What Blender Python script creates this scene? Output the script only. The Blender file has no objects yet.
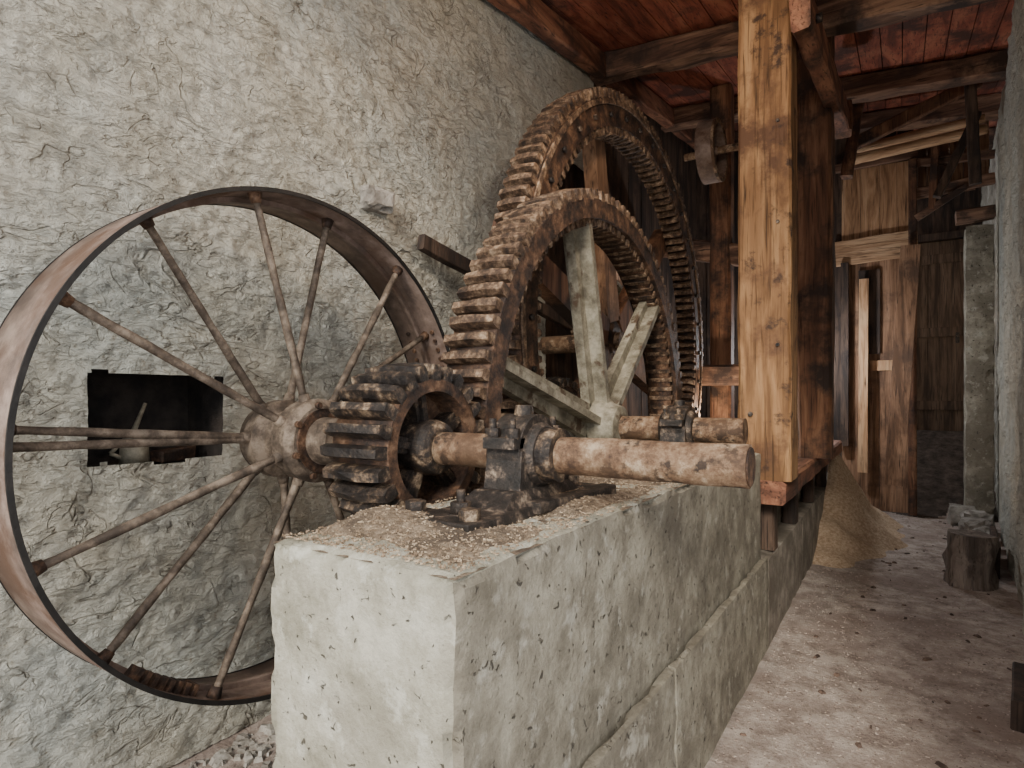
import bpy, bmesh, math, random
from mathutils import Vector, noise
random.seed(7)
Z0 = 1.36            # camera height; geometry is written relative to eye level
def zc(x, y): return 2.95 + .14*(y-4.72) - .085*(x+2.25)

# ------------------------------------------------------------ materials
def mat(name, ramp, scale=6, detail=8, rough=.8, metal=0.0, bump=.4, bscale=40, stretch=(1,1,1),
        distort=0.0, patch=None, bdist=.02, bdistort=0.0, grain=None, nrough=.6, rot=(0,0,0), scratch=None, terr=None):
    m = bpy.data.materials.new(name); m.use_nodes = True
    nt = m.node_tree; N = nt.nodes; L = nt.links
    bs = N["Principled BSDF"]; bs.inputs["Roughness"].default_value = rough; bs.inputs["Metallic"].default_value = metal
    tc = N.new("ShaderNodeTexCoord"); mp = N.new("ShaderNodeMapping"); mp.inputs["Scale"].default_value = stretch
    mp.inputs["Rotation"].default_value = rot
    L.new(tc.outputs["Object"], mp.inputs["Vector"])
    def noi(sc, det, ro, di, vec):
        n = N.new("ShaderNodeTexNoise"); n.inputs["Scale"].default_value = sc; n.inputs["Detail"].default_value = det
        n.inputs["Roughness"].default_value = ro; n.inputs["Distortion"].default_value = di
        L.new(vec, n.inputs["Vector"]); return n.outputs["Fac"]
    def mrange(v, lo, hi):
        r = N.new("ShaderNodeMapRange"); r.inputs["From Min"].default_value = lo; r.inputs["From Max"].default_value = hi
        L.new(v, r.inputs["Value"]); return r.outputs[0]
    def math2(op, a, b_):
        q = N.new("ShaderNodeMath"); q.operation = op
        for i, v in enumerate((a, b_)):
            if v is None: continue
            if isinstance(v, (int, float)): q.inputs[i].default_value = v
            else: L.new(v, q.inputs[i])
        return q.outputs[0]
    cr = N.new("ShaderNodeValToRGB"); e = cr.color_ramp.elements
    while len(e) < len(ramp): e.new(.5)
    for i, (p, c) in enumerate(ramp):
        e[i].position = p; e[i].color = (*c, 1)
    L.new(noi(scale, detail, nrough, distort, mp.outputs[0]), cr.inputs["Fac"])
    col = cr.outputs["Color"]
    def mix(fac, a, bcol):
        mx = N.new("ShaderNodeMix"); mx.data_type = 'RGBA'
        L.new(fac, mx.inputs["Factor"]); L.new(a, mx.inputs["A"]); mx.inputs["B"].default_value = (*bcol, 1)
        return mx.outputs["Result"]
    for (ps, pc, lo, hi) in (patch or []):
        col = mix(mrange(noi(ps, 8, .65, 0, tc.outputs["Object"]), lo, hi), col, pc)
    hgt = noi(bscale, 9, .7, bdistort, mp.outputs[0])
    for (ts, tr, tst, lo, hi, wt) in (terr or []):     # crisp-edged trowelled layers
        m3 = N.new("ShaderNodeMapping"); m3.inputs["Rotation"].default_value = tr; m3.inputs["Scale"].default_value = tst
        L.new(tc.outputs["Object"], m3.inputs["Vector"])
        hgt = math2('ADD', math2('MULTIPLY', mrange(noi(ts, 7, .6, .5, m3.outputs[0]), lo, hi), wt), hgt)
    for (ts, tr, tst, wd, colr, wt, off) in (scratch or []):   # thin wandering trowel scratches (iso-lines of noise), gated
        m3 = N.new("ShaderNodeMapping"); m3.inputs["Rotation"].default_value = tr; m3.inputs["Scale"].default_value = tst
        m3.inputs["Location"].default_value = (off, off, off)
        L.new(tc.outputs["Object"], m3.inputs["Vector"])
        v = math2('ABSOLUTE', math2('SUBTRACT', noi(ts, 3, .5, .8, m3.outputs[0]), .5), None)
        line = mrange(v, wd, wd*.25)
        line = math2('MULTIPLY', line, mrange(noi(6, 4, .6, 0, m3.outputs[0]), .50, .60))
        col = mix(math2('MULTIPLY', line, .45), col, colr)
        hgt = math2('SUBTRACT', hgt, math2('MULTIPLY', line, wt))
    if grain:   # (scale, stretch, color, lo, hi)
        m2 = N.new("ShaderNodeMapping"); m2.inputs["Scale"].default_value = grain[1]
        L.new(tc.outputs["Object"], m2.inputs["Vector"])
        r = mrange(noi(grain[0], 5, .5, .6, m2.outputs[0]), grain[3], grain[4]); col = mix(r, col, grain[2])
        hgt = math2('SUBTRACT', hgt, r)
    L.new(col, bs.inputs["Base Color"])
    bp = N.new("ShaderNodeBump"); bp.inputs["Strength"].default_value = bump; bp.inputs["Distance"].default_value = bdist
    L.new(hgt, bp.inputs["Height"]); L.new(bp.outputs[0], bs.inputs["Normal"])
    return m

M = {}
SC=(.22,.195,.145)
M['plaster'] = mat("plaster_rough", [(.36,(.46,.425,.34)),(.5,(.55,.52,.43)),(.64,(.63,.605,.515))], 4, 10, .95, bump=1.0, bscale=55, bdist=.02,
    patch=[(.8,(.52,.535,.485),.46,.62),(24,(.38,.35,.28),.57,.70)],
    terr=[(7,(.75,0,0),(1,.6,1.4),.46,.52,.42),(13,(-.6,0,0),(1,.5,1.4),.44,.49,.38),(20,(.2,0,0),(1,.8,1.2),.42,.46,.35)],
    scratch=[(3.2,(.5,0,0),(1,1,1),.013,SC,.9,0),(5.5,(-.4,0,0),(1,.7,1.3),.014,SC,.8,4),(9,(1.1,0,0),(1,.6,1.4),.017,SC,.7,9)])
M['plaster_shade'] = mat("plaster_shaded", [(.36,(.20,.18,.15)),(.5,(.34,.315,.27)),(.64,(.50,.48,.43))], 3, 10, .95, bump=1.0, bscale=40, bdist=.02,
    terr=[(7,(.3,0,0),(1,1,.6),.44,.52,.5)], nrough=.7)  # darker plaster copy for the rear right wall, shade put into its colour
M['concrete'] = mat("concrete", [(.38,(.25,.235,.175)),(.5,(.38,.36,.285)),(.62,(.52,.50,.415))], 6, 12, .93, bump=.9, bscale=30, bdist=.014,
    patch=[(1.8,(.27,.25,.195),.48,.62),(11,(.55,.54,.46),.56,.66)], grain=(55,(1,1,1),(.10,.09,.065),.66,.72), nrough=.72)
M['concrete_side'] = mat("concrete_shaded", [(.38,(.15,.133,.10)),(.5,(.245,.222,.172)),(.62,(.36,.335,.265))], 6, 12, .93, bump=.9, bscale=28, bdist=.016,
    patch=[(1.8,(.165,.145,.11),.48,.62),(11,(.38,.36,.30),.56,.66)], grain=(46,(1,1,1),(.07,.06,.045),.64,.71), nrough=.72)  # darker concrete, the right face's shade put into its colour
M['concrete_dark'] = mat("concrete_weathered", [(.38,(.125,.108,.083)),(.5,(.22,.19,.155)),(.62,(.34,.305,.255))], 5, 12, .92, bump=.8, bscale=26, bdist=.014,
    patch=[(2,(.13,.11,.085),.5,.62)], grain=(30,(1,1,1),(.04,.035,.03),.66,.71), nrough=.7)
M['floor'] = mat("dusty_floor", [(.38,(.21,.165,.14)),(.5,(.39,.33,.29)),(.62,(.56,.495,.445))], 7, 14, .97, bump=.7, bscale=60, bdist=.014,
    patch=[(.9,(.27,.21,.18),.48,.62),(60,(.11,.08,.065),.60,.68)], nrough=.78)
M['soil'] = mat("dark_soil", [(.38,(.035,.026,.020)),(.5,(.075,.056,.045)),(.62,(.13,.10,.08))], 9, 12, 1, bump=.8, bscale=40, bdist=.02, nrough=.75)
M['rust'] = mat("rusted_iron", [(.38,(.012,.009,.008)),(.48,(.048,.027,.018)),(.56,(.12,.064,.036)),(.64,(.24,.145,.088))], 11, 12, .62, .25, bump=.9, bscale=60, bdist=.007,
    nrough=.75)
M['teeth'] = mat("worn_teeth", [(.38,(.022,.014,.010)),(.48,(.085,.050,.030)),(.55,(.20,.128,.078)),(.64,(.42,.31,.21))], 18, 12, .62, .15, bump=1.0, bscale=70, bdist=.007, nrough=.75)
M['teeth_dark'] = mat("greasy_teeth", [(.38,(.010,.008,.008)),(.5,(.034,.026,.021)),(.56,(.13,.088,.058)),(.64,(.40,.30,.20))], 16, 12, .5, .3, bump=.9, bscale=60, bdist=.007, nrough=.75)
M['shaft'] = mat("rusted_shaft", [(.38,(.055,.030,.018)),(.47,(.16,.092,.052)),(.55,(.27,.18,.11)),(.63,(.43,.335,.235))], 14, 12, .72, .15, bump=.9, bscale=70, bdist=.005,
    patch=[(16,(.035,.022,.015),.53,.60),(4,(.11,.062,.034),.52,.64)], nrough=.78)
M['rim'] = mat("pulley_rim", [(.38,(.10,.070,.055)),(.5,(.19,.135,.108)),(.62,(.30,.225,.185))], 5, 12, .65, .15, bump=.5, bscale=50, bdist=.004, patch=[(3,(.11,.062,.04),.5,.62)], nrough=.7)
M['rim_edge'] = mat("black_edge", [(.3,(.008,.008,.008)),(.7,(.03,.026,.024))], 12, 6, .5, .4, bump=.2)
M['spoke'] = mat("spoke_iron", [(.38,(.045,.033,.024)),(.5,(.11,.082,.06)),(.62,(.24,.19,.145))], 14, 10, .7, .2, bump=.7, bscale=60, bdist=.005, nrough=.7)
M['arm'] = mat("grey_cast_iron", [(.38,(.10,.085,.06)),(.5,(.21,.19,.14)),(.62,(.36,.33,.26))], 8, 12, .7, .15, bump=.6, bscale=50, bdist=.005,
    patch=[(9,(.08,.05,.03),.54,.62)], nrough=.7)
M['black'] = mat("greased_iron", [(.38,(.010,.009,.008)),(.52,(.035,.027,.022)),(.59,(.13,.095,.07)),(.66,(.32,.25,.18))], 18, 10, .55, .25, bump=.8, bscale=50, bdist=.006, nrough=.72)
def wood(name, a, b, c, axis, **k):
    st = {'x':(.12,1,1),'y':(1,.12,1),'z':(1,1,.12)}[axis]
    st2 = {'x':(.04,1,1),'y':(1,.04,1),'z':(1,1,.04)}[axis]
    return mat(name, [(.38,a),(.5,b),(.62,c)], k.get('scale',9), 10, k.get('rough',.75), 0, bump=.5, bscale=30, stretch=st, bdist=.006, distort=.8,
        patch=k.get('patch'), grain=(80, st2, tuple(v*.4 for v in a), .55, .72))
M['post'] = wood("timber_honey", (.15,.072,.026),(.28,.147,.062),(.41,.24,.112),'z', patch=[(2.6,(.11,.050,.022),.51,.62),(7,(.05,.025,.013),.58,.66)])
M['post_dark'] = wood("timber_old_z", (.08,.034,.016),(.18,.080,.040),(.29,.145,.075),'z', patch=[(2.5,(.04,.023,.016),.48,.60)])
M['beam_x'] = wood("timber_old_x", (.07,.036,.023),(.17,.09,.055),(.32,.19,.12),'x', patch=[(3,(.045,.027,.02),.5,.62)])
M['beam_y'] = wood("timber_old_y", (.09,.036,.02),(.22,.09,.05),(.34,.16,.09),'y', patch=[(3,(.055,.028,.018),.5,.62)])
M['ceil'] = wood("ceiling_boards_red", (.14,.036,.019),(.28,.072,.038),(.38,.13,.07),'y', patch=[(2,(.07,.025,.016),.48,.6)])
M['plank_dark'] = wood("planks_dark", (.022,.014,.010),(.06,.036,.024),(.11,.068,.045),'z', patch=[(2,(.018,.012,.010),.5,.64)])
M['plank'] = wood("planks_brown", (.12,.06,.03),(.26,.14,.075),(.38,.22,.13),'z', patch=[(2,(.10,.055,.033),.5,.64)])
M['plank_tan'] = wood("planks_tan", (.26,.135,.065),(.46,.26,.135),(.58,.37,.21),'z')
M['plank_tan_x'] = wood("planks_tan_x", (.26,.14,.07),(.48,.29,.16),(.60,.40,.24),'x')
M['log'] = wood("old_log", (.07,.052,.042),(.17,.135,.11),(.28,.23,.19),'z')
M['door'] = wood("door_wood", (.06,.036,.022),(.13,.08,.048),(.19,.125,.08),'z')
M['sawdust'] = mat("sawdust", [(.38,(.32,.215,.135)),(.5,(.48,.35,.235)),(.62,(.62,.49,.36))], 40, 10, 1, bump=.8, bscale=90, bdist=.012, nrough=.75)
M['debris'] = mat("dirty_sawdust", [(.38,(.09,.064,.042)),(.5,(.23,.17,.115)),(.62,(.40,.32,.23))], 34, 12, 1, bump=1, bscale=90, bdist=.014, nrough=.8,
    patch=[(6,(.11,.08,.055),.50,.6)])
M['chips'] = mat("wood_chips", [(.38,(.14,.095,.06)),(.5,(.30,.22,.145)),(.62,(.48,.39,.28))], 60, 4, .9, bump=.1)
M['floorchips'] = mat("floor_chips", [(.38,(.18,.135,.11)),(.5,(.35,.28,.235)),(.62,(.54,.47,.41))], 40, 4, .9, bump=.1)
M['litter'] = mat("dead_leaves", [(.38,(.04,.026,.02)),(.5,(.09,.06,.045)),(.62,(.18,.12,.09))], 20, 4, .9, bump=.1)
M['stone'] = mat("rubble_stone", [(.38,(.17,.155,.135)),(.5,(.28,.26,.23)),(.62,(.42,.40,.36))], 9, 8, .9, bump=.5)
M['dark'] = mat("niche_lining_dark", [(.38,(.010,.008,.007)),(.62,(.045,.034,.028))], 9, 8, .8, bump=.8)  # near-black lining of the wall niche

# ------------------------------------------------------------ mesh builder
class MB:
    def __init__(s): s.bm = bmesh.new(); s.ms = []
    def mi(s, m):
        if m not in s.ms: s.ms.append(m)
        return s.ms.index(m)
    def face(s, vs, m, smooth=False):
        try: f = s.bm.faces.new(vs)
        except ValueError: return
        f.material_index = s.mi(m); f.smooth = smooth
    def hexa(s, p, m):
        v = [s.bm.verts.new(q) for q in p]
        for idx in ((0,1,2,3),(7,6,5,4),(0,4,5,1),(1,5,6,2),(2,6,7,3),(3,7,4,0)): s.face([v[i] for i in idx], m)
    def box(s, x0,x1,y0,y1,z0,z1,m):
        s.hexa([(x0,y0,z0),(x1,y0,z0),(x1,y1,z0),(x0,y1,z0),(x0,y0,z1),(x1,y0,z1),(x1,y1,z1),(x0,y1,z1)], m)
    def timber(s, p0, p1, w, h, m, seg=10, jit=.006, side=None, ch=.12):
        """rough-hewn timber with chamfered, slightly wavering edges"""
        p0 = Vector(p0); p1 = Vector(p1); d = (p1-p0).normalized()
        if side is None: side = Vector((0,0,1)).cross(d) if abs(d.z) < .9 else Vector((1,0,0))
        side = Vector(side); side = (side - d*side.dot(d)).normalized(); up = d.cross(side).normalized()
        c = min(w,h)*ch
        prof = [(-w/2+c,-h/2),(w/2-c,-h/2),(w/2,-h/2+c),(w/2,h/2-c),(w/2-c,h/2),(-w/2+c,h/2),(-w/2,h/2-c),(-w/2,-h/2+c)]
        rings = []
        for i in range(seg+1):
            t = i/seg; q = p0.lerp(p1, t); r = []
            for (a,b2) in prof:
                pt = q + side*a + up*b2
                n = noise.noise_vector(pt*3.1+Vector((a*9,b2*9,0)))
                r.append(s.bm.verts.new(pt + (side*n.x + up*n.y)*jit*1.6))
            rings.append(r)
        for i in range(seg):
            for j in range(8):
                s.face([rings[i][j], rings[i][(j+1)%8], rings[i+1][(j+1)%8], rings[i+1][j]], m)
        s.face(rings[0][::-1], m); s.face(rings[-1], m)
    def cyl(s, p0, p1, r0, r1, m, seg=20, cap=True, jit=0, cuts=1):
        p0 = Vector(p0); p1 = Vector(p1); d = (p1-p0).normalized()
        a = d.orthogonal().normalized(); b = d.cross(a)
        rr = []
        for k in range(cuts+1):
            t = k/cuts; q = p0.lerp(p1,t); r = r0+(r1-r0)*t; ring = []
            for i in range(seg):
                an = 2*math.pi*i/seg; off = a*math.cos(an)+b*math.sin(an)
                rj = r*(1+(noise.noise((q+off*r)*14)*jit if jit else 0))
                ring.append(s.bm.verts.new(q+off*rj))
            rr.append(ring)
        for k in range(cuts):
            for i in range(seg): s.face([rr[k][i], rr[k][(i+1)%seg], rr[k+1][(i+1)%seg], rr[k+1][i]], m, True)
        if cap: s.face(rr[0][::-1], m); s.face(rr[-1], m)
    def lathe(s, prof, cy, cz, m, seg=32, closed=False):
        rr = []
        for (x,r) in prof:
            rr.append([s.bm.verts.new((x, cy+r*math.cos(2*math.pi*i/seg), cz+r*math.sin(2*math.pi*i/seg))) for i in range(seg)])
        n = len(prof)
        for k in range(n if closed else n-1):
            A = rr[k]; Bq = rr[(k+1)%n]
            for i in range(seg): s.face([A[i], A[(i+1)%seg], Bq[(i+1)%seg], Bq[i]], m)
        if not closed: s.face(rr[0][::-1], m); s.face(rr[-1], m)
    def ring(s, x0,x1,ri,ro,cy,cz,m,seg=96,mo=None,mi2=None):
        P = [(x0,ri),(x0,ro),(x1,ro),(x1,ri)]; rr = []
        for (x,r) in P: rr.append([s.bm.verts.new((x, cy+r*math.cos(2*math.pi*i/seg), cz+r*math.sin(2*math.pi*i/seg))) for i in range(seg)])
        mm = [m, mo or m, m, mi2 or m]
        for k in range(4):
            A = rr[k]; Bq = rr[(k+1)%4]
            for i in range(seg): s.face([A[i], A[(i+1)%seg], Bq[(i+1)%seg], Bq[i]], mm[k], k in (1,3))
    def teeth(s, x0,x1,rb,rt,n,cy,cz,m,fb=.62,ft=.36,phase=0,jit=.003):
        for i in range(n):
            a = 2*math.pi*(i+phase)/n; hb = math.pi/n*fb; ht = math.pi/n*ft; rm=(rb+rt)/2; hm=(hb*.9+ht*.45)/1.25
            def P(x,r,an): return (x, cy+r*math.cos(an), cz+r*math.sin(an))
            secs=[]
            for q in range(4):
                x=x0+(x1-x0)*q/3+random.uniform(-jit,jit)*(.8 if q in (0,3) else .3)
                j=random.uniform(-jit,jit); ja=random.uniform(-.06,.06)*hb
                e = -.12*abs(rt-rb)*(1 if rt>rb else -1) if q in (0,3) else 0
                prof = [(rb,-hb),(rm,-hm*1.05+ja),(rt+j+e,-ht+ja),(rt-j*.5+e,ht+ja),(rm,hm*1.05+ja),(rb,hb)]
                secs.append([s.bm.verts.new(P(x,r,a+an)) for r,an in prof])
            for k in range(3):
                v0=secs[k]; v1=secs[k+1]
                for q in range(6): s.face([v0[q],v0[(q+1)%6],v1[(q+1)%6],v1[q]], m)
            s.face(secs[0][::-1],m); s.face(secs[-1],m)
    def arm(s, cy,cz,ang,r0,r1,w0,w1,x0,x1,m,rib=None):
        ca,sa = math.cos(ang), math.sin(ang)
        def P(x,r,t): return (x, cy+r*ca-t*sa, cz+r*sa+t*ca)
        s.hexa([P(x0,r0,-w0/2),P(x1,r0,-w0/2),P(x1,r0,w0/2),P(x0,r0,w0/2),P(x0,r1,-w1/2),P(x1,r1,-w1/2),P(x1,r1,w1/2),P(x0,r1,w1/2)], m)
        if rib:
            rx0,rx1,rw = rib
            s.hexa([P(rx0,r0,-rw/2),P(rx1,r0,-rw/2),P(rx1,r0,rw/2),P(rx0,r0,rw/2),P(rx0,r1,-rw/2),P(rx1,r1,-rw/2),P(rx1,r1,rw/2),P(rx0,r1,rw/2)], m)
    def rough_box(s, x0,x1,y0,y1,z0,z1,m,cell=.05,amp=.004,chip=.012,mx=None):
        nx,ny,nz = [max(2,int(round((b-a)/cell))) for a,b in ((x0,x1),(y0,y1),(z0,z1))]
        vd = {}
        def V(i,j,k):
            if (i,j,k) in vd: return vd[(i,j,k)]
            p = Vector((x0+(x1-x0)*i/nx, y0+(y1-y0)*j/ny, z0+(z1-z0)*k/nz))
            ex = (i in (0,nx))+(j in (0,ny))+(k in (0,nz))
            n = noise.noise_vector(p*6)*amp + noise.noise_vector(p*19)*amp*.6
            q = p+n
            if ex >= 2:
                c = Vector(((x0+x1)/2 if i in (0,nx) else p.x, (y0+y1)/2 if j in (0,ny) else p.y, (z0+z1)/2 if k in (0,nz) else p.z))
                dvec = (c-p); dvec = Vector([math.copysign(1,v) if abs(v)>1e-6 else 0 for v in dvec])
                q += dvec*(chip*.4+chip*max(0,noise.noise(p*9)+noise.noise(p*23)*.8)*2.2)
            vd[(i,j,k)] = s.bm.verts.new(q); return vd[(i,j,k)]
        for i in range(nx):
            for j in range(ny):
                for k in (0,nz): s.face([V(i,j,k),V(i+1,j,k),V(i+1,j+1,k),V(i,j+1,k)], m)
        for i in range(nx):
            for k in range(nz):
                for j in (0,ny): s.face([V(i,j,k),V(i+1,j,k),V(i+1,j,k+1),V(i,j,k+1)], m)
        for j in range(ny):
            for k in range(nz):
                for i in (0,nx): s.face([V(i,j,k),V(i,j+1,k),V(i,j+1,k+1),V(i,j,k+1)], (mx or m) if i else m)
    def nut(s, p, axis, r, h, m):
        p = Vector(p); s.cyl(p, p+Vector(axis)*h, r, r, m, seg=6)
    def done(s, name, bevel=0, angle=None, normals=True):
        if normals: bmesh.ops.recalc_face_normals(s.bm, faces=s.bm.faces)
        if angle:
            for f in s.bm.faces: f.smooth = True
            for e in s.bm.edges:
                if len(e.link_faces)==2 and e.calc_face_angle(0) > angle: e.smooth = False
        for v in s.bm.verts: v.co.z += Z0
        me = bpy.data.meshes.new(name); s.bm.to_mesh(me); s.bm.free()
        for m in s.ms: me.materials.append(M[m])
        o = bpy.data.objects.new(name, me); bpy.context.scene.collection.objects.link(o)
        if bevel:
            bv = o.modifiers.new("bevel",'BEVEL'); bv.width = bevel; bv.segments = 2; bv.limit_method='ANGLE'; bv.angle_limit=.7
        return o

FL = -1.36
def floor_z(x,y):
    p = Vector((x,y,0))
    z = FL + noise.noise(p*1.3)*.018 + noise.noise(p*6)*.007 + noise.noise(p*17)*.004
    if y > 8.4: z += min(.86, (y-8.4)*.42)
    return z
# ------------------------------------------------------------ floor
b = MB(); xs = [-2.6+.04*i for i in range(int(5.6/.04)+1)]; ys = [-2.2+.05*i for i in range(int(13/.05)+1)]
g = [[b.bm.verts.new((x,y,floor_z(x,y)-.0)) for x in xs] for y in ys]
for j in range(len(ys)-1):
    for i in range(len(xs)-1): b.face([g[j][i],g[j][i+1],g[j+1][i+1],g[j+1][i]],'soil' if ys[j]+.35*noise.noise(Vector((xs[i]*3,ys[j]*3,0)))>8.3 else 'floor',True)
b.done("floor")

# ------------------------------------------------------------ plaster wall (left) with niche and rear opening
WX = -2.25
def cl(v,a,b_): return a if v<a else b_ if v>b_ else v
def plaster_disp(y,z):
    p = Vector((y,z,0)); q = p + noise.noise_vector(p*1.6)*.25
    c,s_ = .78,.63
    t1 = noise.fractal(Vector(((q.x*c+q.y*s_)*4.2, (-q.x*s_+q.y*c)*9, 1.3)), .8, 2.1, 3)
    t2 = noise.fractal(Vector(((q.x*c-q.y*s_)*5.5, (q.x*s_+q.y*c)*13, 7.1)), .8, 2.1, 3)
    return cl(t1*5,-1,1)*.0022 + cl(t2*5+.8,-1,1)*.0022 + noise.noise(p*36)*.0050 + noise.noise(p*14)*.002 + noise.noise(p*1.1)*.012
b = MB(); st=.0125; ny=int(round(5.4/st)); nz=int(round(4.3/st)); gr = []
for j in range(ny+1):
    y=-.6+j*st; row=[]
    for k in range(nz+1):
        z=FL+k*st; zt = zc(WX,y)
        row.append(b.bm.verts.new((WX+plaster_disp(y,z), y, min(z,zt))))
    gr.append(row)
for j in range(ny):
    for k in range(nz):
        y=-.6+(j+.5)*st; z=FL+(k+.5)*st
        if z > zc(WX,y)+.03: continue
        e1=noise.noise(Vector((y*9,z*9,2)))*.022
        if .90+e1<y<1.38+e1 and -.24+e1<z<.08+e1: continue
        if y>3.95 and z<1.9: continue
        b.face([gr[j][k],gr[j+1][k],gr[j+1][k+1],gr[j][k+1]],'plaster',True)
for (y0,y1,z0,z1) in ((-.6,.86,FL,2.1),(1.42,3.93,FL,2.6),(.86,1.42,FL,-.28),(.86,1.42,.12,2.3)):
    b.box(WX-.32,WX-.03,y0,y1,z0,z1,'plaster')
y0,y1,z0,z1 = .87,1.41,-.27,.11
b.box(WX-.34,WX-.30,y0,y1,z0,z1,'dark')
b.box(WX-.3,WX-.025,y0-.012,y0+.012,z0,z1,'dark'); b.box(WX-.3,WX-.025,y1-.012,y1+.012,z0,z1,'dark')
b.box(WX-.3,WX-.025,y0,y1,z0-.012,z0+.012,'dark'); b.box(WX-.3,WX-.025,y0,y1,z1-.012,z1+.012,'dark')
b.done("wall_left", normals=False)
b = MB()
cx,cy,cz = WX-.12,1.10,-.256
b.cyl((cx,cy,cz),(cx,cy,cz+.09),.050,.045,'arm'); b.cyl((cx,cy,cz+.09),(cx,cy,cz+.13),.045,.012,'arm'); b.cyl((cx,cy,cz+.13),(cx+.02,cy+.03,cz+.23),.010,.006,'arm',8)
b.cyl((cx,cy-.04,cz+.03),(cx,cy-.08,cz+.05),.007,.007,'arm',8); b.cyl((cx,cy-.08,cz+.05),(cx,cy-.04,cz+.09),.007,.007,'arm',8)
b.done("oil_can")
b = MB(); b.timber((WX-.10,1.18,-.230),(WX-.16,1.33,-.225),.06,.045,'rust',5,.016); b.done("iron_scrap")
b = MB(); y=3.96
while y<8.55:
    w=random.uniform(.15,.21); x=-2.36+random.uniform(-.006,.006); zt=zc(x,y)
    if y+w>4.98 and y<5.5:
        b.box(x-.03,x,y,y+w-.004,FL,1.12,'plank_dark'); b.box(x-.03,x,y,y+w-.004,1.62,zt,'plank_dark')
    else: b.box(x-.03,x,y,y+w-.002,FL,zt,'plank_dark')
    y+=w
b.box(-2.43,-2.40,5.7,8.6,FL,3.35,'plank_dark')
b.done("wall_left_planks")
b = MB()
for (ya,yb,za,zb) in ((4.93,5.0,1.06,1.68),(5.52,5.59,1.06,1.68),(5.0,5.52,1.06,1.13),(5.0,5.52,1.61,1.68),(5.24,5.27,1.13,1.61)):
    b.box(-2.35,-2.31,ya,yb,za,zb,'plank')
b.done("window_1", bevel=.004)
b = MB(); b.timber((-2.17,2.45,.835),(-2.15,4.15,.55),.05,.085,'plank_dark',8,.006); b.done("wall_brace_timber")
b = MB(); b.rough_box(WX-.02,WX+.08,2.08,2.27,.93,1.05,'stone',.03,.014,.02); b.done("wall_stone")

# ------------------------------------------------------------ ceiling boards and beams
b = MB(); x=-2.42
while x<1.25:
    w=.17+random.uniform(-.02,.03); d=random.uniform(0,.008)
    for (ya,yb) in ((.7,3.6),(3.605,6.6),(6.605,10.7)):
        pts=[]
        for zz in (0,.03):
            for (xx,yy) in ((x,ya),(x+w-.007,ya),(x+w-.007,yb),(x,yb)): pts.append((xx,yy,zc(xx,yy)+zz+d))
        b.hexa(pts,'ceil')
    x+=w
b.hexa([(-2.42,.7,zc(-2.42,.7)+.045),(1.3,.7,zc(1.3,.7)+.045),(1.3,10.7,zc(1.3,10.7)+.045),(-2.42,10.7,zc(-2.42,10.7)+.045),
        (-2.42,.7,zc(-2.42,.7)+.07),(1.3,.7,zc(1.3,.7)+.07),(1.3,10.7,zc(1.3,10.7)+.07),(-2.42,10.7,zc(-2.42,10.7)+.07)],'plank_dark')
b.done("ceiling")
for y in (2.5,4.80,6.62,8.0,9.6):
    b = MB(); h=.21
    b.timber((-2.24,y,zc(-2.24,y)-h/2-.012),(1.0,y,zc(1.0,y)-h/2-.012),.17,h,'beam_x',24,.014)
    b.done("ceiling_beam")
b = MB(); b.timber((-2.15,.75,zc(-2.25,.75)-.13),(-2.15,8.2,zc(-2.25,8.2)-.13),.11,.19,'beam_y',30,.008); b.done("wall_plate_beam")

# ------------------------------------------------------------ rear partition, end wall, door, right wall
b = MB(); x=-2.39
while x<.13:
    w=random.uniform(.16,.2); y=8.34+random.uniform(-.01,.01)
    if x+w>.15: w=.15-x
    if x < -.62: b.box(x,x+w-.002,y,y+.03,FL,zc(x,8.34),'plank_dark')
    else: b.box(x,x+w-.004,y,y+.03,FL,1.62,'plank' ); b.box(x,x+w-.004,y-.035,y-.005,1.80,2.72,'plank_tan'); b.box(x,x+w-.004,y,y+.03,2.62,zc(x,8.34),'plank_dark')
    x+=w
b.timber((-.66,8.28,1.72),(.17,8.28,1.76),.05,.30,'plank_tan_x',8,.004,side=(0,1,0))
b.timber((-.66,8.27,2.76),(.17,8.27,2.78),.06,.10,'beam_x',8,.006)
b.timber((.12,8.25,FL),(.12,8.25,2.7),.08,.07,'post_dark',10,.004)
b.box(-.60,-.52,8.2,8.30,-.6,1.6,'plank_dark')
b.box(-.30,.06,8.30,8.335,.3,.42,'plank_tan')
b.box(-.42,-.20,8.30,8.335,.5,1.5,'plank_dark')
b.done("wall_rear_partition")
b = MB(); x=.17
while x<.78:
    w=random.uniform(.09,.15); z0=random.uniform(2.28,2.36)
    b.box(x,x+w-.01,8.36,8.39,z0,zc(x,8.36)-random.uniform(.02,.5),'plank' if random.random()<.35 else 'post_dark'); x+=w
b.timber((.15,8.30,2.32),(.86,8.30,2.36),.09,.12,'beam_x',8,.006); b.timber((.15,8.28,2.66),(.86,8.28,2.62),.05,.09,'beam_x',8,.006)
b.timber((.30,8.24,2.1),(.34,8.24,3.0),.07,.06,'post_dark',6,.005)
b.timber((.15,8.24,2.02),(.60,8.24,2.30),.06,.07,'beam_x',6,.006)
b.done("passage_head_boarding")
b = MB(); b.timber((-.37,8.17,-.9),(-.36,8.2,1.38),.10,.03,'plank_tan',8,.003); b.done("leaning_batten")
b = MB(); b.timber((-.06,7.95,-1.0),(.10,8.12,1.7),.19,.03,'plank',8,.004); b.done("leaning_plank")
b = MB(); x=-2.4
while x<1.3:
    w=random.uniform(.16,.2)
    if x+w>-.02 and x<.82: b.box(x,x+w-.003,10.62,10.65,2.28,zc(x,10.62),'plank_dark')
    else: b.box(x,x+w-.003,10.62,10.65,FL,zc(x,10.62),'plank_dark')
    x+=w
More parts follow.
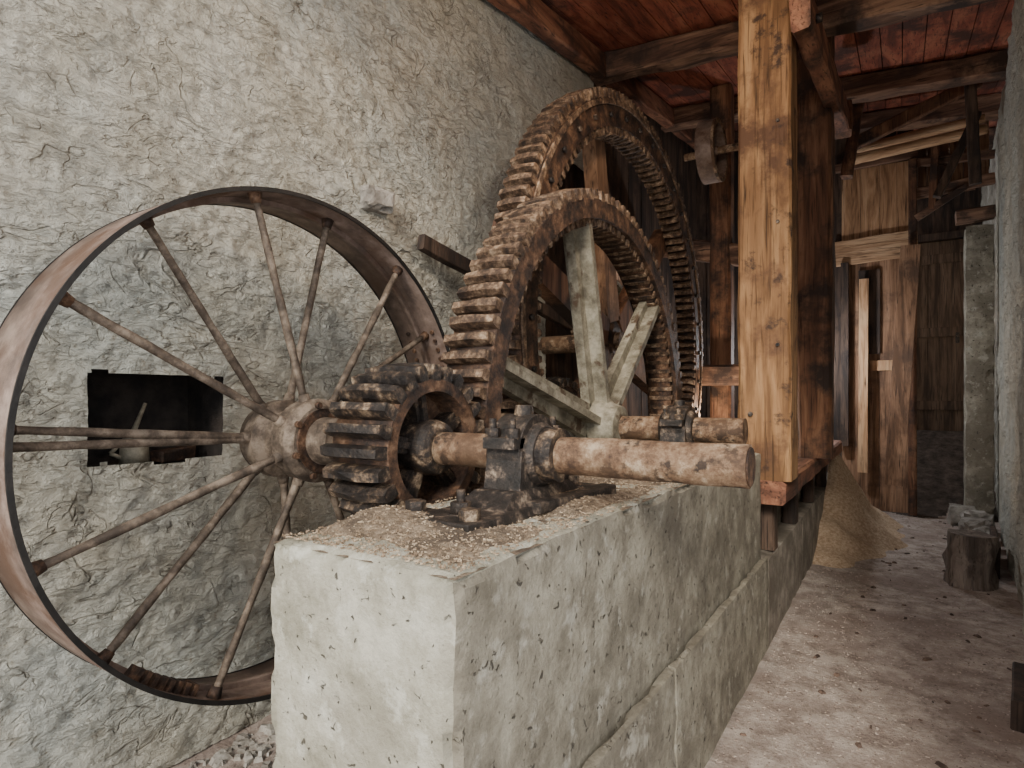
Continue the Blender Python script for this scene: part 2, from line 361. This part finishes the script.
b.box(-2.4,1.3,10.67,10.7,FL,3.9,'plank_dark')
b.done("wall_rear")
b = MB()
for i in range(5): b.box(.06+i*.14,.06+i*.14+.137,10.56,10.595,-.5,2.22,'door')
for z in (-.2,.85,1.9): b.box(.08,.74,10.53,10.56,z,z+.13,'door')
b.box(-.03,.05,10.48,10.60,-.55,2.3,'plank_dark'); b.box(.765,.84,10.48,10.60,-.55,2.3,'plank_dark'); b.box(-.03,.84,10.48,10.60,2.23,2.33,'plank_dark')
b.box(.66,.70,10.50,10.54,.75,.9,'black')
b.done("door_1", bevel=.004)
def rwx(y): return .50+(y-3)*.42/5.5 if y<8.5 else .92+(y-8.5)*.05/2.15
b = MB(); n=230; rows=[]
for i in range(n+1):
    y=1.5+i*(9.15/n); x=rwx(y); row=[]
    for k in range(108):
        z=FL+k*.04; z=min(z,zc(x,y)); p=Vector((y,z,3))
        dx=noise.noise(p*2.2)*.035+noise.noise(p*7)*.02+noise.noise(p*16)*.010
        row.append(b.bm.verts.new((x-dx,y,z)))
    rows.append(row)
for i in range(n):
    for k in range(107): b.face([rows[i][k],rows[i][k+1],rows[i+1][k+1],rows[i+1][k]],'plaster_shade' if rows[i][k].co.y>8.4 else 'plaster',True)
b.hexa([(.44,1.5,FL),(.8,1.5,FL),(1.4,10.65,FL),(1.05,10.65,FL),(.44,1.5,2.2),(.8,1.5,2.2),(1.4,10.65,3.3),(1.05,10.65,3.3)],'plaster')
b.done("wall_right", normals=False)
b = MB(); b.rough_box(.60,.86,8.25,8.5,FL,1.87,'concrete_side',.08,.006,.012); b.done("concrete_pillar")
b = MB(); b.timber((.52,8.3,1.98),(.86,8.3,2.0),.2,.12,'beam_x',6,.006); b.done("pillar_lintel_timber")
b = MB(); b.timber((.54,6.9,zc(.6,6.9)-.1),(.58,6.95,1.95),.09,.08,'plank_dark',6,.006); b.done("hanging_timber")
for (z0,z1,y) in ((2.50,2.56,7.30),(2.66,2.74,7.5)):
    b = MB(); b.cyl((-.50,y,z0),(.70,y,z1),.055,.045,'plank_tan_x',12,jit=.15,cuts=14); b.done("wooden_pole")
b = MB(); b.timber((.30,7.2,1.95),(.62,7.2,2.7),.07,.09,'plank_dark',8,.006);b.done("roof_brace_timber")
b = MB(); b.timber((-.42,7.0,2.55),(.62,7.1,2.95),.08,.12,'post_dark',8,.008); b.timber((-.45,6.9,2.2),(-.35,7.0,3.0),.10,.10,'post_dark',6,.008); b.done("rafter_brace")

# ------------------------------------------------------------ concrete block, footing, plinth
b = MB(); b.rough_box(-1.151,-.637,.805,3.5,FL-.02,-.31,'concrete',.025,.005,.013,mx='concrete_side'); b.done("concrete_block",angle=.6)  # right face takes the mix with shade painted in
b = MB()
for (ya,yb) in ((.86,1.895),(1.903,3.50)):
    b.rough_box(-.632,-.598,ya,yb,FL-.03,-.87,'concrete_side',.05,.003,.005)
b.done("concrete_footing",angle=.6)
b = MB()
for (ya,yb) in ((3.508,4.85),(4.858,7.9)):
    b.rough_box(-1.15,-.598,ya,yb,FL-.03,-.89,'concrete_dark',.06,.004,.006)
b.rough_box(-1.14,-.70,3.52,6.9,-.885,-.48,'concrete_dark',.06,.005,.012)
b.done("concrete_plinth",angle=.6)
b = MB(); b.timber((-.64,3.53,-.53),(-.64,7.2,-.53),.24,.13,'beam_y',16,.006)
for y in (3.75,4.6,5.6,6.6): b.timber((-.65,y,-.885),(-.65,y,-.59),.09,.12,'plank_dark',3,.005)
b.done("sill_timber")

# ------------------------------------------------------------ posts
b = MB(); b.timber((-.632,3.665,-.465),(-.632,3.665,zc(-.63,3.66)-.01),.275,.27,'post',26,.005,side=(1,0,0),ch=.05)
for z in (.28,.95,1.5): b.nut((-.56,3.53,z),(0,-1,0),.010,.010,'black')
b.nut((-.70,3.53,-.1),(0,-1,0),.014,.012,'black')
b.done("timber_post")
b = MB(); b.timber((-.545,5.12,-.465),(-.545,5.12,zc(-.545,5.12)-.01),.24,.24,'post_dark',20,.01,side=(1,0,0)); b.done("timber_post")
b = MB(); b.timber((-.435,3.42,2.0),(-.41,6.1,2.40),.10,.19,'beam_y',14,.008); b.nut((-.38,3.6,2.03),(1,0,0),.025,.03,'black'); b.done("tie_beam")
b = MB(); b.timber((-.42,5.9,2.26),(-.42,6.0,2.55),.14,.10,'post_dark',4,.01); b.timber((-1.5,6.2,-1.36),(-1.5,6.2,zc(-1.5,6.2)-.02),.2,.2,'post_dark',10,.01); b.timber((-2.2,6.2,1.6),(-.6,6.2,1.2),.16,.2,'beam_x',10,.01,); b.timber((-2.2,5.9,.2),(-.7,5.9,.2),.16,.2,'beam_x',10,.01);b.done("machine_frame_timber")
b = MB(); cy,cz=5.12,2.04
b.lathe([(-1.40,.23),(-1.395,.25),(-1.26,.25),(-1.255,.215),(-1.33,.20),(-1.33,.045),(-1.27,.04)],cy,cz,'rim',40)
b.ring(-1.27,-1.25,.215,.252,cy,cz,'shaft',40)
b.cyl((-1.55,cy,cz),(-.667,cy,cz),.03,.03,'shaft'); b.done("line_shaft_pulley",angle=.6)

# ------------------------------------------------------------ flywheel / belt pulley with shaft
SY,SZ=1.43,-.16
b = MB(); X0,X1=-1.80,-2.07; R=.882
b.ring(X1,X0,R-.010,R,SY,SZ,'rim_edge',160,mo='rim',mi2='rim')
b.ring(X0-.002,X0+.005,R-.012,R+.002,SY,SZ,'rim_edge',160)
b.ring(X1-.005,X1+.002,R-.012,R+.002,SY,SZ,'rim_edge',160)
b.ring(-1.95,-1.92,R-.028,R-.009,SY,SZ,'rim',160)
b.lathe([(-2.03,.10),(-2.03,.13),(-1.98,.145),(-1.93,.145),(-1.91,.11),(-1.84,.105),(-1.82,.145),(-1.75,.15),(-1.725,.125),(-1.72,.085),(-1.62,.08)],SY,SZ,'spoke',40)
b.ring(-1.73,-1.715,.085,.115,SY,SZ,'rust',40)
NS=15
for i in range(NS):
    a=math.radians(7+360/NS*i); ca,sa=math.cos(a),math.sin(a)
    hx = -1.785 if i%2==0 else -1.955; rx=-1.84 if i%2==0 else -1.90
    p0=(hx,SY+.12*ca,SZ+.12*sa); p1=(rx,SY+(R-.012)*ca,SZ+(R-.012)*sa)
    b.cyl(p0,p1,.0145,.0125,'spoke',10,jit=.25,cuts=12)
    b.cyl((rx,SY+(R-.045)*ca,SZ+(R-.045)*sa),(rx,SY+(R-.008)*ca,SZ+(R-.008)*sa),.017,.024,'rust',8)
    b.cyl(p0,(hx,SY+.17*ca,SZ+.17*sa),.025,.018,'spoke',10)
    b.nut((-1.722,SY+.13*ca,SZ+.13*sa) if i%2==0 else (-1.99,SY+.13*ca,SZ+.13*sa),(1,0,0),.012,.015,'rust')
# one doubled spoke low on the near side, as on the real wheel
a=math.radians(178); b.cyl((-1.955,SY+.12*math.cos(a),SZ+.12*math.sin(a)),(-1.90,SY+(R-.012)*math.cos(a),SZ+(R-.012)*math.sin(a)),.0145,.0125,'spoke',10,jit=.25,cuts=12)
for i in range(8):
    a=math.radians(229+1.9*i); b.arm(SY,SZ,a,R-.045,R-.009,.013,.018,-1.90,-1.84,'rust')
for i in range(5):
    a=math.radians(20+i*3)
    for xx in (-1.85,-2.0): b.cyl((xx,SY+(R-.020)*math.cos(a),SZ+(R-.020)*math.sin(a)),(xx,SY+(R-.006)*math.cos(a),SZ+(R-.006)*math.sin(a)),.010,.010,'rust',8)
b.done("belt_flywheel")

def pinion(b,x0,x1,cy,cz,ri,rr,ro,n,hub,ph=0):
    b.ring(x0,x1,ri,rr,cy,cz,'rust',72); b.teeth(x0,x1,rr-.004,ro,n,cy,cz,'teeth_dark',.66,.36,ph,.004)
    xm=(x0+x1)/2
    b.ring(xm-.012,xm+.012,hub*.8,ri+.005,cy,cz,'rust',48)
    for i in range(5):
        a=2*math.pi*i/5+.5; b.arm(cy,cz,a,hub*.8,ri+.005,.045,.055,xm-.04,x1-.045,'teeth_dark',rib=(xm,x1-.03,.02))
    b.lathe([(x0-.03,hub*.9),(xm,hub*1.05),(x1-.01,hub*1.02),(x1+.012,hub*.93),(x1+.02,hub*.72)],cy,cz,'teeth_dark',32)
b = MB(); pinion(b,-1.43,-1.20,SY,SZ,.175,.212,.265,24,.085)
b.done("pinion_gear")
b = MB()
b.cyl((-1.62,SY,SZ),(-1.19,SY,SZ),.05,.05,'shaft',32); b.cyl((-1.19,SY,SZ),(-.285,SY,SZ),.05,.05,'shaft',32,jit=.04,cuts=30)
b.cyl((-.285,SY,SZ),(-.281,SY,SZ),.045,.044,'rust',24)
b.lathe([(-.815,.052),(-.815,.072),(-.79,.076),(-.765,.072),(-.765,.052)],SY,SZ,'teeth_dark',32)
b.done("drive_shaft")

# ------------------------------------------------------------ plummer-block bearings
def bearing(cx,cy,cz,zb,S=1.0,ln=.33):
    b = MB()
    w=.10*S
    b.hexa([(cx-w,cy-ln,zb),(cx+w,cy-ln,zb),(cx+w,cy+ln,zb),(cx-w,cy+ln,zb),(cx-w*.92,cy-ln*.98,zb+.025),(cx+w*.92,cy-ln*.98,zb+.025),(cx+w*.92,cy+ln*.98,zb+.025),(cx-w*.92,cy+ln*.98,zb+.025)],'black')
    b.hexa([(cx-w*.8,cy-ln*.62,zb+.02),(cx+w*.8,cy-ln*.62,zb+.02),(cx+w*.8,cy+ln*.62,zb+.02),(cx-w*.8,cy+ln*.62,zb+.02),
            (cx-w*.62,cy-ln*.42,zb+.062),(cx+w*.62,cy-ln*.42,zb+.062),(cx+w*.62,cy+ln*.42,zb+.062),(cx-w*.62,cy+ln*.42,zb+.062)],'black')
    b.hexa([(cx-w*.58,cy-.115*S,zb+.055),(cx+w*.58,cy-.115*S,zb+.055),(cx+w*.58,cy+.115*S,zb+.055),(cx-w*.58,cy+.115*S,zb+.055),
            (cx-w*.55,cy-.10*S,cz+.015),(cx+w*.55,cy-.10*S,cz+.015),(cx+w*.55,cy+.10*S,cz+.015),(cx-w*.55,cy+.10*S,cz+.015)],'black')
    b.lathe([(cx-w*.75,.056*S),(cx-w*.75,.078*S),(cx-w*.6,.088*S),(cx+w*.6,.088*S),(cx+w*.75,.078*S),(cx+w*.75,.056*S)],cy,cz,'black',32)
    b.box(cx-w*.5,cx+w*.5,cy-.13*S,cy+.13*S,cz+.02,cz+.05*S,'black')
    b.lathe([(cx-w*.5,.05),(cx-w*.5,.105*S),(cx+w*.5,.105*S),(cx+w*.5,.05)],cy,cz+.005,'black',32)
    for sy in (-1,1):
        for sx in (-.5,.5):
            p=(cx+sx*w*.62,cy+sy*.108*S,cz+.045*S); b.nut(p,(0,0,1),.021*S,.03,'teeth_dark'); b.cyl(p,(p[0],p[1],p[2]+.055),.010,.010,'teeth_dark',10)
        p=(cx,cy+sy*ln*.8,zb+.02); b.cyl(p,(p[0],p[1],zb+.03),.034,.034,'teeth_dark',20); b.nut((p[0],p[1],zb+.03),(0,0,1),.026,.026,'teeth_dark'); b.cyl((p[0],p[1],zb+.05),(p[0],p[1],zb+.085),.011,.011,'teeth_dark',10)
    b.cyl((cx,cy,cz+.10*S),(cx,cy,cz+.135*S),.03,.024,'teeth_dark',16)
    return b
b = bearing(-.885,SY,SZ,-.309,1.0,.36)
b.timber((-1.05,1.12,-.296),(-.78,1.09,-.293),.10,.022,'black',4,.004); b.timber((-.79,1.32,-.288),(-.765,1.74,-.288),.05,.03,'black',5,.003)
for (px,py) in ((-1.0,1.11),(-.82,1.09)): b.nut((px,py,-.286),(0,0,1),.026,.03,'teeth_dark')
b.done("shaft_bearing",bevel=.004)
S2Y,S2Z=2.84,-.16
b = bearing(-.885,S2Y,S2Z,-.309,1.05,.26); b.done("shaft_bearing",bevel=.004)
b = MB(); b.cyl((-1.68,S2Y,S2Z),(-.585,S2Y,S2Z),.060,.060,'shaft',32,jit=.04,cuts=16); b.done("counter_shaft")

# ------------------------------------------------------------ large mortise gears
b = MB(); gx0,gx1=-1.42,-1.22; RA=1.175
b.ring(gx0,gx1,RA-.14,RA-.05,S2Y,S2Z,'rust',160)
b.ring(gx0+.03,gx1-.03,RA-.175,RA-.135,S2Y,S2Z,'rust',160)
b.teeth(gx0,gx1,RA-.057,RA,106,S2Y,S2Z,'teeth',.62,.42,.5,.005)
b.teeth(gx0+.025,gx1-.02,RA-.137,RA-.18,106,S2Y,S2Z,'teeth',.50,.40,.5,.003)
b.lathe([(gx0-.02,.10),(gx0+.02,.15),(gx1-.04,.15),(gx1+.0,.12),(gx1+.04,.11),(gx1+.05,.075)],S2Y,S2Z,'arm',40)
for i in range(6):
    a=math.radians(44+60*i)
    b.arm(S2Y,S2Z,a,.12,RA-.165,.17,.12,-1.345,-1.30,'arm',rib=(-1.38,-1.235,.035))
b.done("mortise_gear")
b = MB(); G3Y,G3Z=3.87,.375; hx0,hx1=-1.64,-1.48; RB=1.58
b.ring(hx0,hx1,RB-.225,RB-.06,G3Y,G3Z,'rust',180)
b.ring(hx1-.002,hx1+.012,RB-.10,RB-.07,G3Y,G3Z,'teeth',180)
b.teeth(hx0,hx1,RB-.066,RB,140,G3Y,G3Z,'teeth',.62,.42,0,.005)
b.teeth(hx0+.01,hx1-.005,RB-.22,RB-.275,128,G3Y,G3Z,'teeth',.58,.40,0,.004)
for i in range(36):
    a=2*math.pi*i/36; b.nut((hx1,G3Y+(RB-.16)*math.cos(a),G3Z+(RB-.16)*math.sin(a)),(1,0,0),.016,.018,'black')
b.lathe([(-1.84,.10),(-1.82,.17),(-1.70,.18),(-1.66,.15),(-1.64,.10)],G3Y,G3Z,'rust',40)
for i in range(6):
    a=math.radians(102+60*i); b.arm(G3Y,G3Z,a,.14,RB-.13,.20,.15,-1.74,-1.645,'post_dark' if i else 'plank')
b.cyl((-2.22,G3Y,G3Z),(-1.60,G3Y,G3Z),.065,.065,'shaft',24)
b.done("ring_gear")
b = MB(); pinion(b,-1.62,-1.485,S2Y,S2Z,.16,.215,.262,22,.09)
b.done("pinion_gear")
b = MB(); b.lathe([(-2.12,.40),(-1.95,.40),(-1.95,.37),(-2.02,.36),(-2.02,.07),(-1.98,.07)],4.55,.55,'arm',48)
b.cyl((-2.33,4.55,.55),(-1.9,4.55,.55),.04,.04,'shaft'); b.done("belt_pulley",angle=.6)

# ------------------------------------------------------------ sawdust heap, log, litter
b = MB(); n=48; grid=[]
for j in range(n+1):
    row=[]
    for i in range(n+1):
        x=-.597+.84*i/n; y=5.2+3.0*j/n
        q=noise.noise(Vector((x*3,y*3,5)))*.16
        d=math.hypot((x-(-.60))/.66,(y-6.9)/1.55)+q; h=max(0,1-d)**1.35*.80
        row.append(b.bm.verts.new((x,y,FL-.014+h+noise.noise(Vector((x,y,0))*9)*.022*min(1,h*8))))
    grid.append(row)
for j in range(n):
    for i in range(n): b.face([grid[j][i],grid[j][i+1],grid[j+1][i+1],grid[j+1][i]],'sawdust',True)
b.done("sawdust_heap")
b = MB(); b.cyl((.42,5.42,FL),(.43,5.42,FL+.37),.155,.14,'log',14,jit=.25,cuts=6); b.done("chopping_log",angle=.8)
b = MB(); b.timber((.41,3.15,FL+.06),(.475,3.62,FL+.06),.06,.12,'plank_dark',6,.008); b.done("loose_board")
b = MB(); b.timber((.60,5.65,FL+.13),(.66,6.5,FL+.15),.04,.24,'plank_dark',8,.006); b.done("leaning_board")
b = MB()
for (x,y,s) in ((.60,6.75,.10),(.60,7.1,.12),(.64,7.5,.13),(.55,7.9,.12)):
    b.rough_box(x-s,x+s,y-s,y+s,FL-.02,FL+s*1.7,'stone',.06,.02,.03)
b.done("wall_footing_stones")

def scatter(name, count, fn, smin, smax, m, flat=.35):
    b = MB()
    for _ in range(count):
        x,y,z = fn(); s = random.uniform(smin,smax); a = random.uniform(0,6.28)
        l=s*random.uniform(.6,1.6); w=s*random.uniform(.3,.8); h=s*flat
        ca,sa=math.cos(a),math.sin(a); pts=[]
        for zz,sc in ((-.2*h,1),(h,.65)):
            for (u,v) in ((-l,-w),(l,-w*random.uniform(.3,1)),(l*random.uniform(.6,1),w),(-l,w)):
                pts.append((x+(u*ca-v*sa)*sc, y+(u*sa+v*ca)*sc, z+zz+random.uniform(-.1,.25)*h))
        b.hexa(pts,m)
    return b.done(name)
# loose sawdust lying on the block
def sd(x,y):
    p=Vector((x,y,0)); e=min(1,max(0,(x+1.14)/.05),max(0,(-.65-x)/.07),max(0,(y-.84)/.12))
    k=1.0 if y<2.4 else max(0,1-(y-2.4)/.7)
    return -.318+e*k*(.006+max(0,noise.noise(p*4.2)+.28)*.034+noise.noise(p*30)*.005+noise.noise(p*60)*.003)
b = MB(); gx=[-1.145+.01*i for i in range(51)]; gy=[.815+.01*i for i in range(255)]
G=[[b.bm.verts.new((x,y,sd(x,y))) for x in gx] for y in gy]
for j in range(len(gy)-1):
    for i in range(len(gx)-1): b.face([G[j][i],G[j][i+1],G[j+1][i+1],G[j+1][i]],'debris',True)
for _ in range(7500):
    x=random.uniform(-1.14,-.645); y=.83+2.3*random.random()**1.3; z=max(-.308,sd(x,y))
    s=random.uniform(.0012,.005); a=random.uniform(0,6.3); ca,sa=math.cos(a)*s,math.sin(a)*s; t=random.uniform(.3,.6)
    b.hexa([(x-ca,y-sa,z),(x+sa*t,y-ca*t,z),(x+ca,y+sa,z),(x-sa*t,y+ca*t,z),(x-ca,y-sa,z+s*.6),(x+sa*t,y-ca*t,z+s*.4),(x+ca,y+sa,z+s*.9),(x-sa*t,y+ca*t,z+s*.5)],'chips')
b.done("sawdust_on_block")
def ff(x0,x1,y0,y1):
    def f():
        x=random.uniform(x0,x1); y=random.uniform(y0,y1); return (x,y,floor_z(x,y))
    return f
scatter("floor_wood_chips",8000,ff(-.58,.6,1.6,8.2),.0015,.007,'floorchips',.35)
scatter("floor_litter",130,ff(-.54,.55,1.8,8.0),.004,.022,'litter',.5)
scatter("floor_rubble",2500,ff(-2.2,-1.2,.3,2.8),.006,.028,'stone',.7)

# ------------------------------------------------------------ light
w = bpy.data.worlds.new("World"); bpy.context.scene.world = w; w.use_nodes=True
bg = w.node_tree.nodes["Background"]; bg.inputs[0].default_value=(.95,.97,1.0,1); bg.inputs[1].default_value=2.15
def sun(rot,st,ang,c):
    l=bpy.data.lights.new("sun",'SUN'); l.energy=st; l.angle=math.radians(ang); l.color=c
    o=bpy.data.objects.new("sun",l); bpy.context.scene.collection.objects.link(o)
    o.rotation_euler = Vector(rot).to_track_quat('-Z','Y').to_euler(); o.location=(3,-4,5)
sun((-.22,.82,-.44),3.7,14,(1,.92,.80))
def fill_point(p,e,c,r=.06):  # added unseen fill lights, no fixtures modelled
    l=bpy.data.lights.new("fill",'POINT'); l.energy=e; l.color=c; l.shadow_soft_size=r
    o=bpy.data.objects.new("fill_light",l); bpy.context.scene.collection.objects.link(o); o.location=(p[0],p[1],p[2]+Z0)
fill_point((-.7,2.2,1.75),42,(1,.80,.60))  # added warm fill above the frame, lifts the ceiling
fill_point((.78,9.3,.9),4,(1,.78,.55))  # added weak fill hidden behind the pillar
fill_point((-1.3,5.4,-.2),28,(1,.80,.62))  # added warm fill behind the gears
fill_point((-.90,7.35,.45),60,(.92,.95,1.0))  # added cool fill hidden behind the second post, brightens the right wall

cam = bpy.data.cameras.new("camera"); co = bpy.data.objects.new("camera",cam); bpy.context.scene.collection.objects.link(co)
co.location=(0,0,Z0); co.rotation_euler=(math.radians(90),0,math.radians(32.9)); cam.lens=36*600/1024; cam.sensor_width=36; cam.shift_y=12/1024; cam.clip_start=.02
bpy.context.scene.camera=co
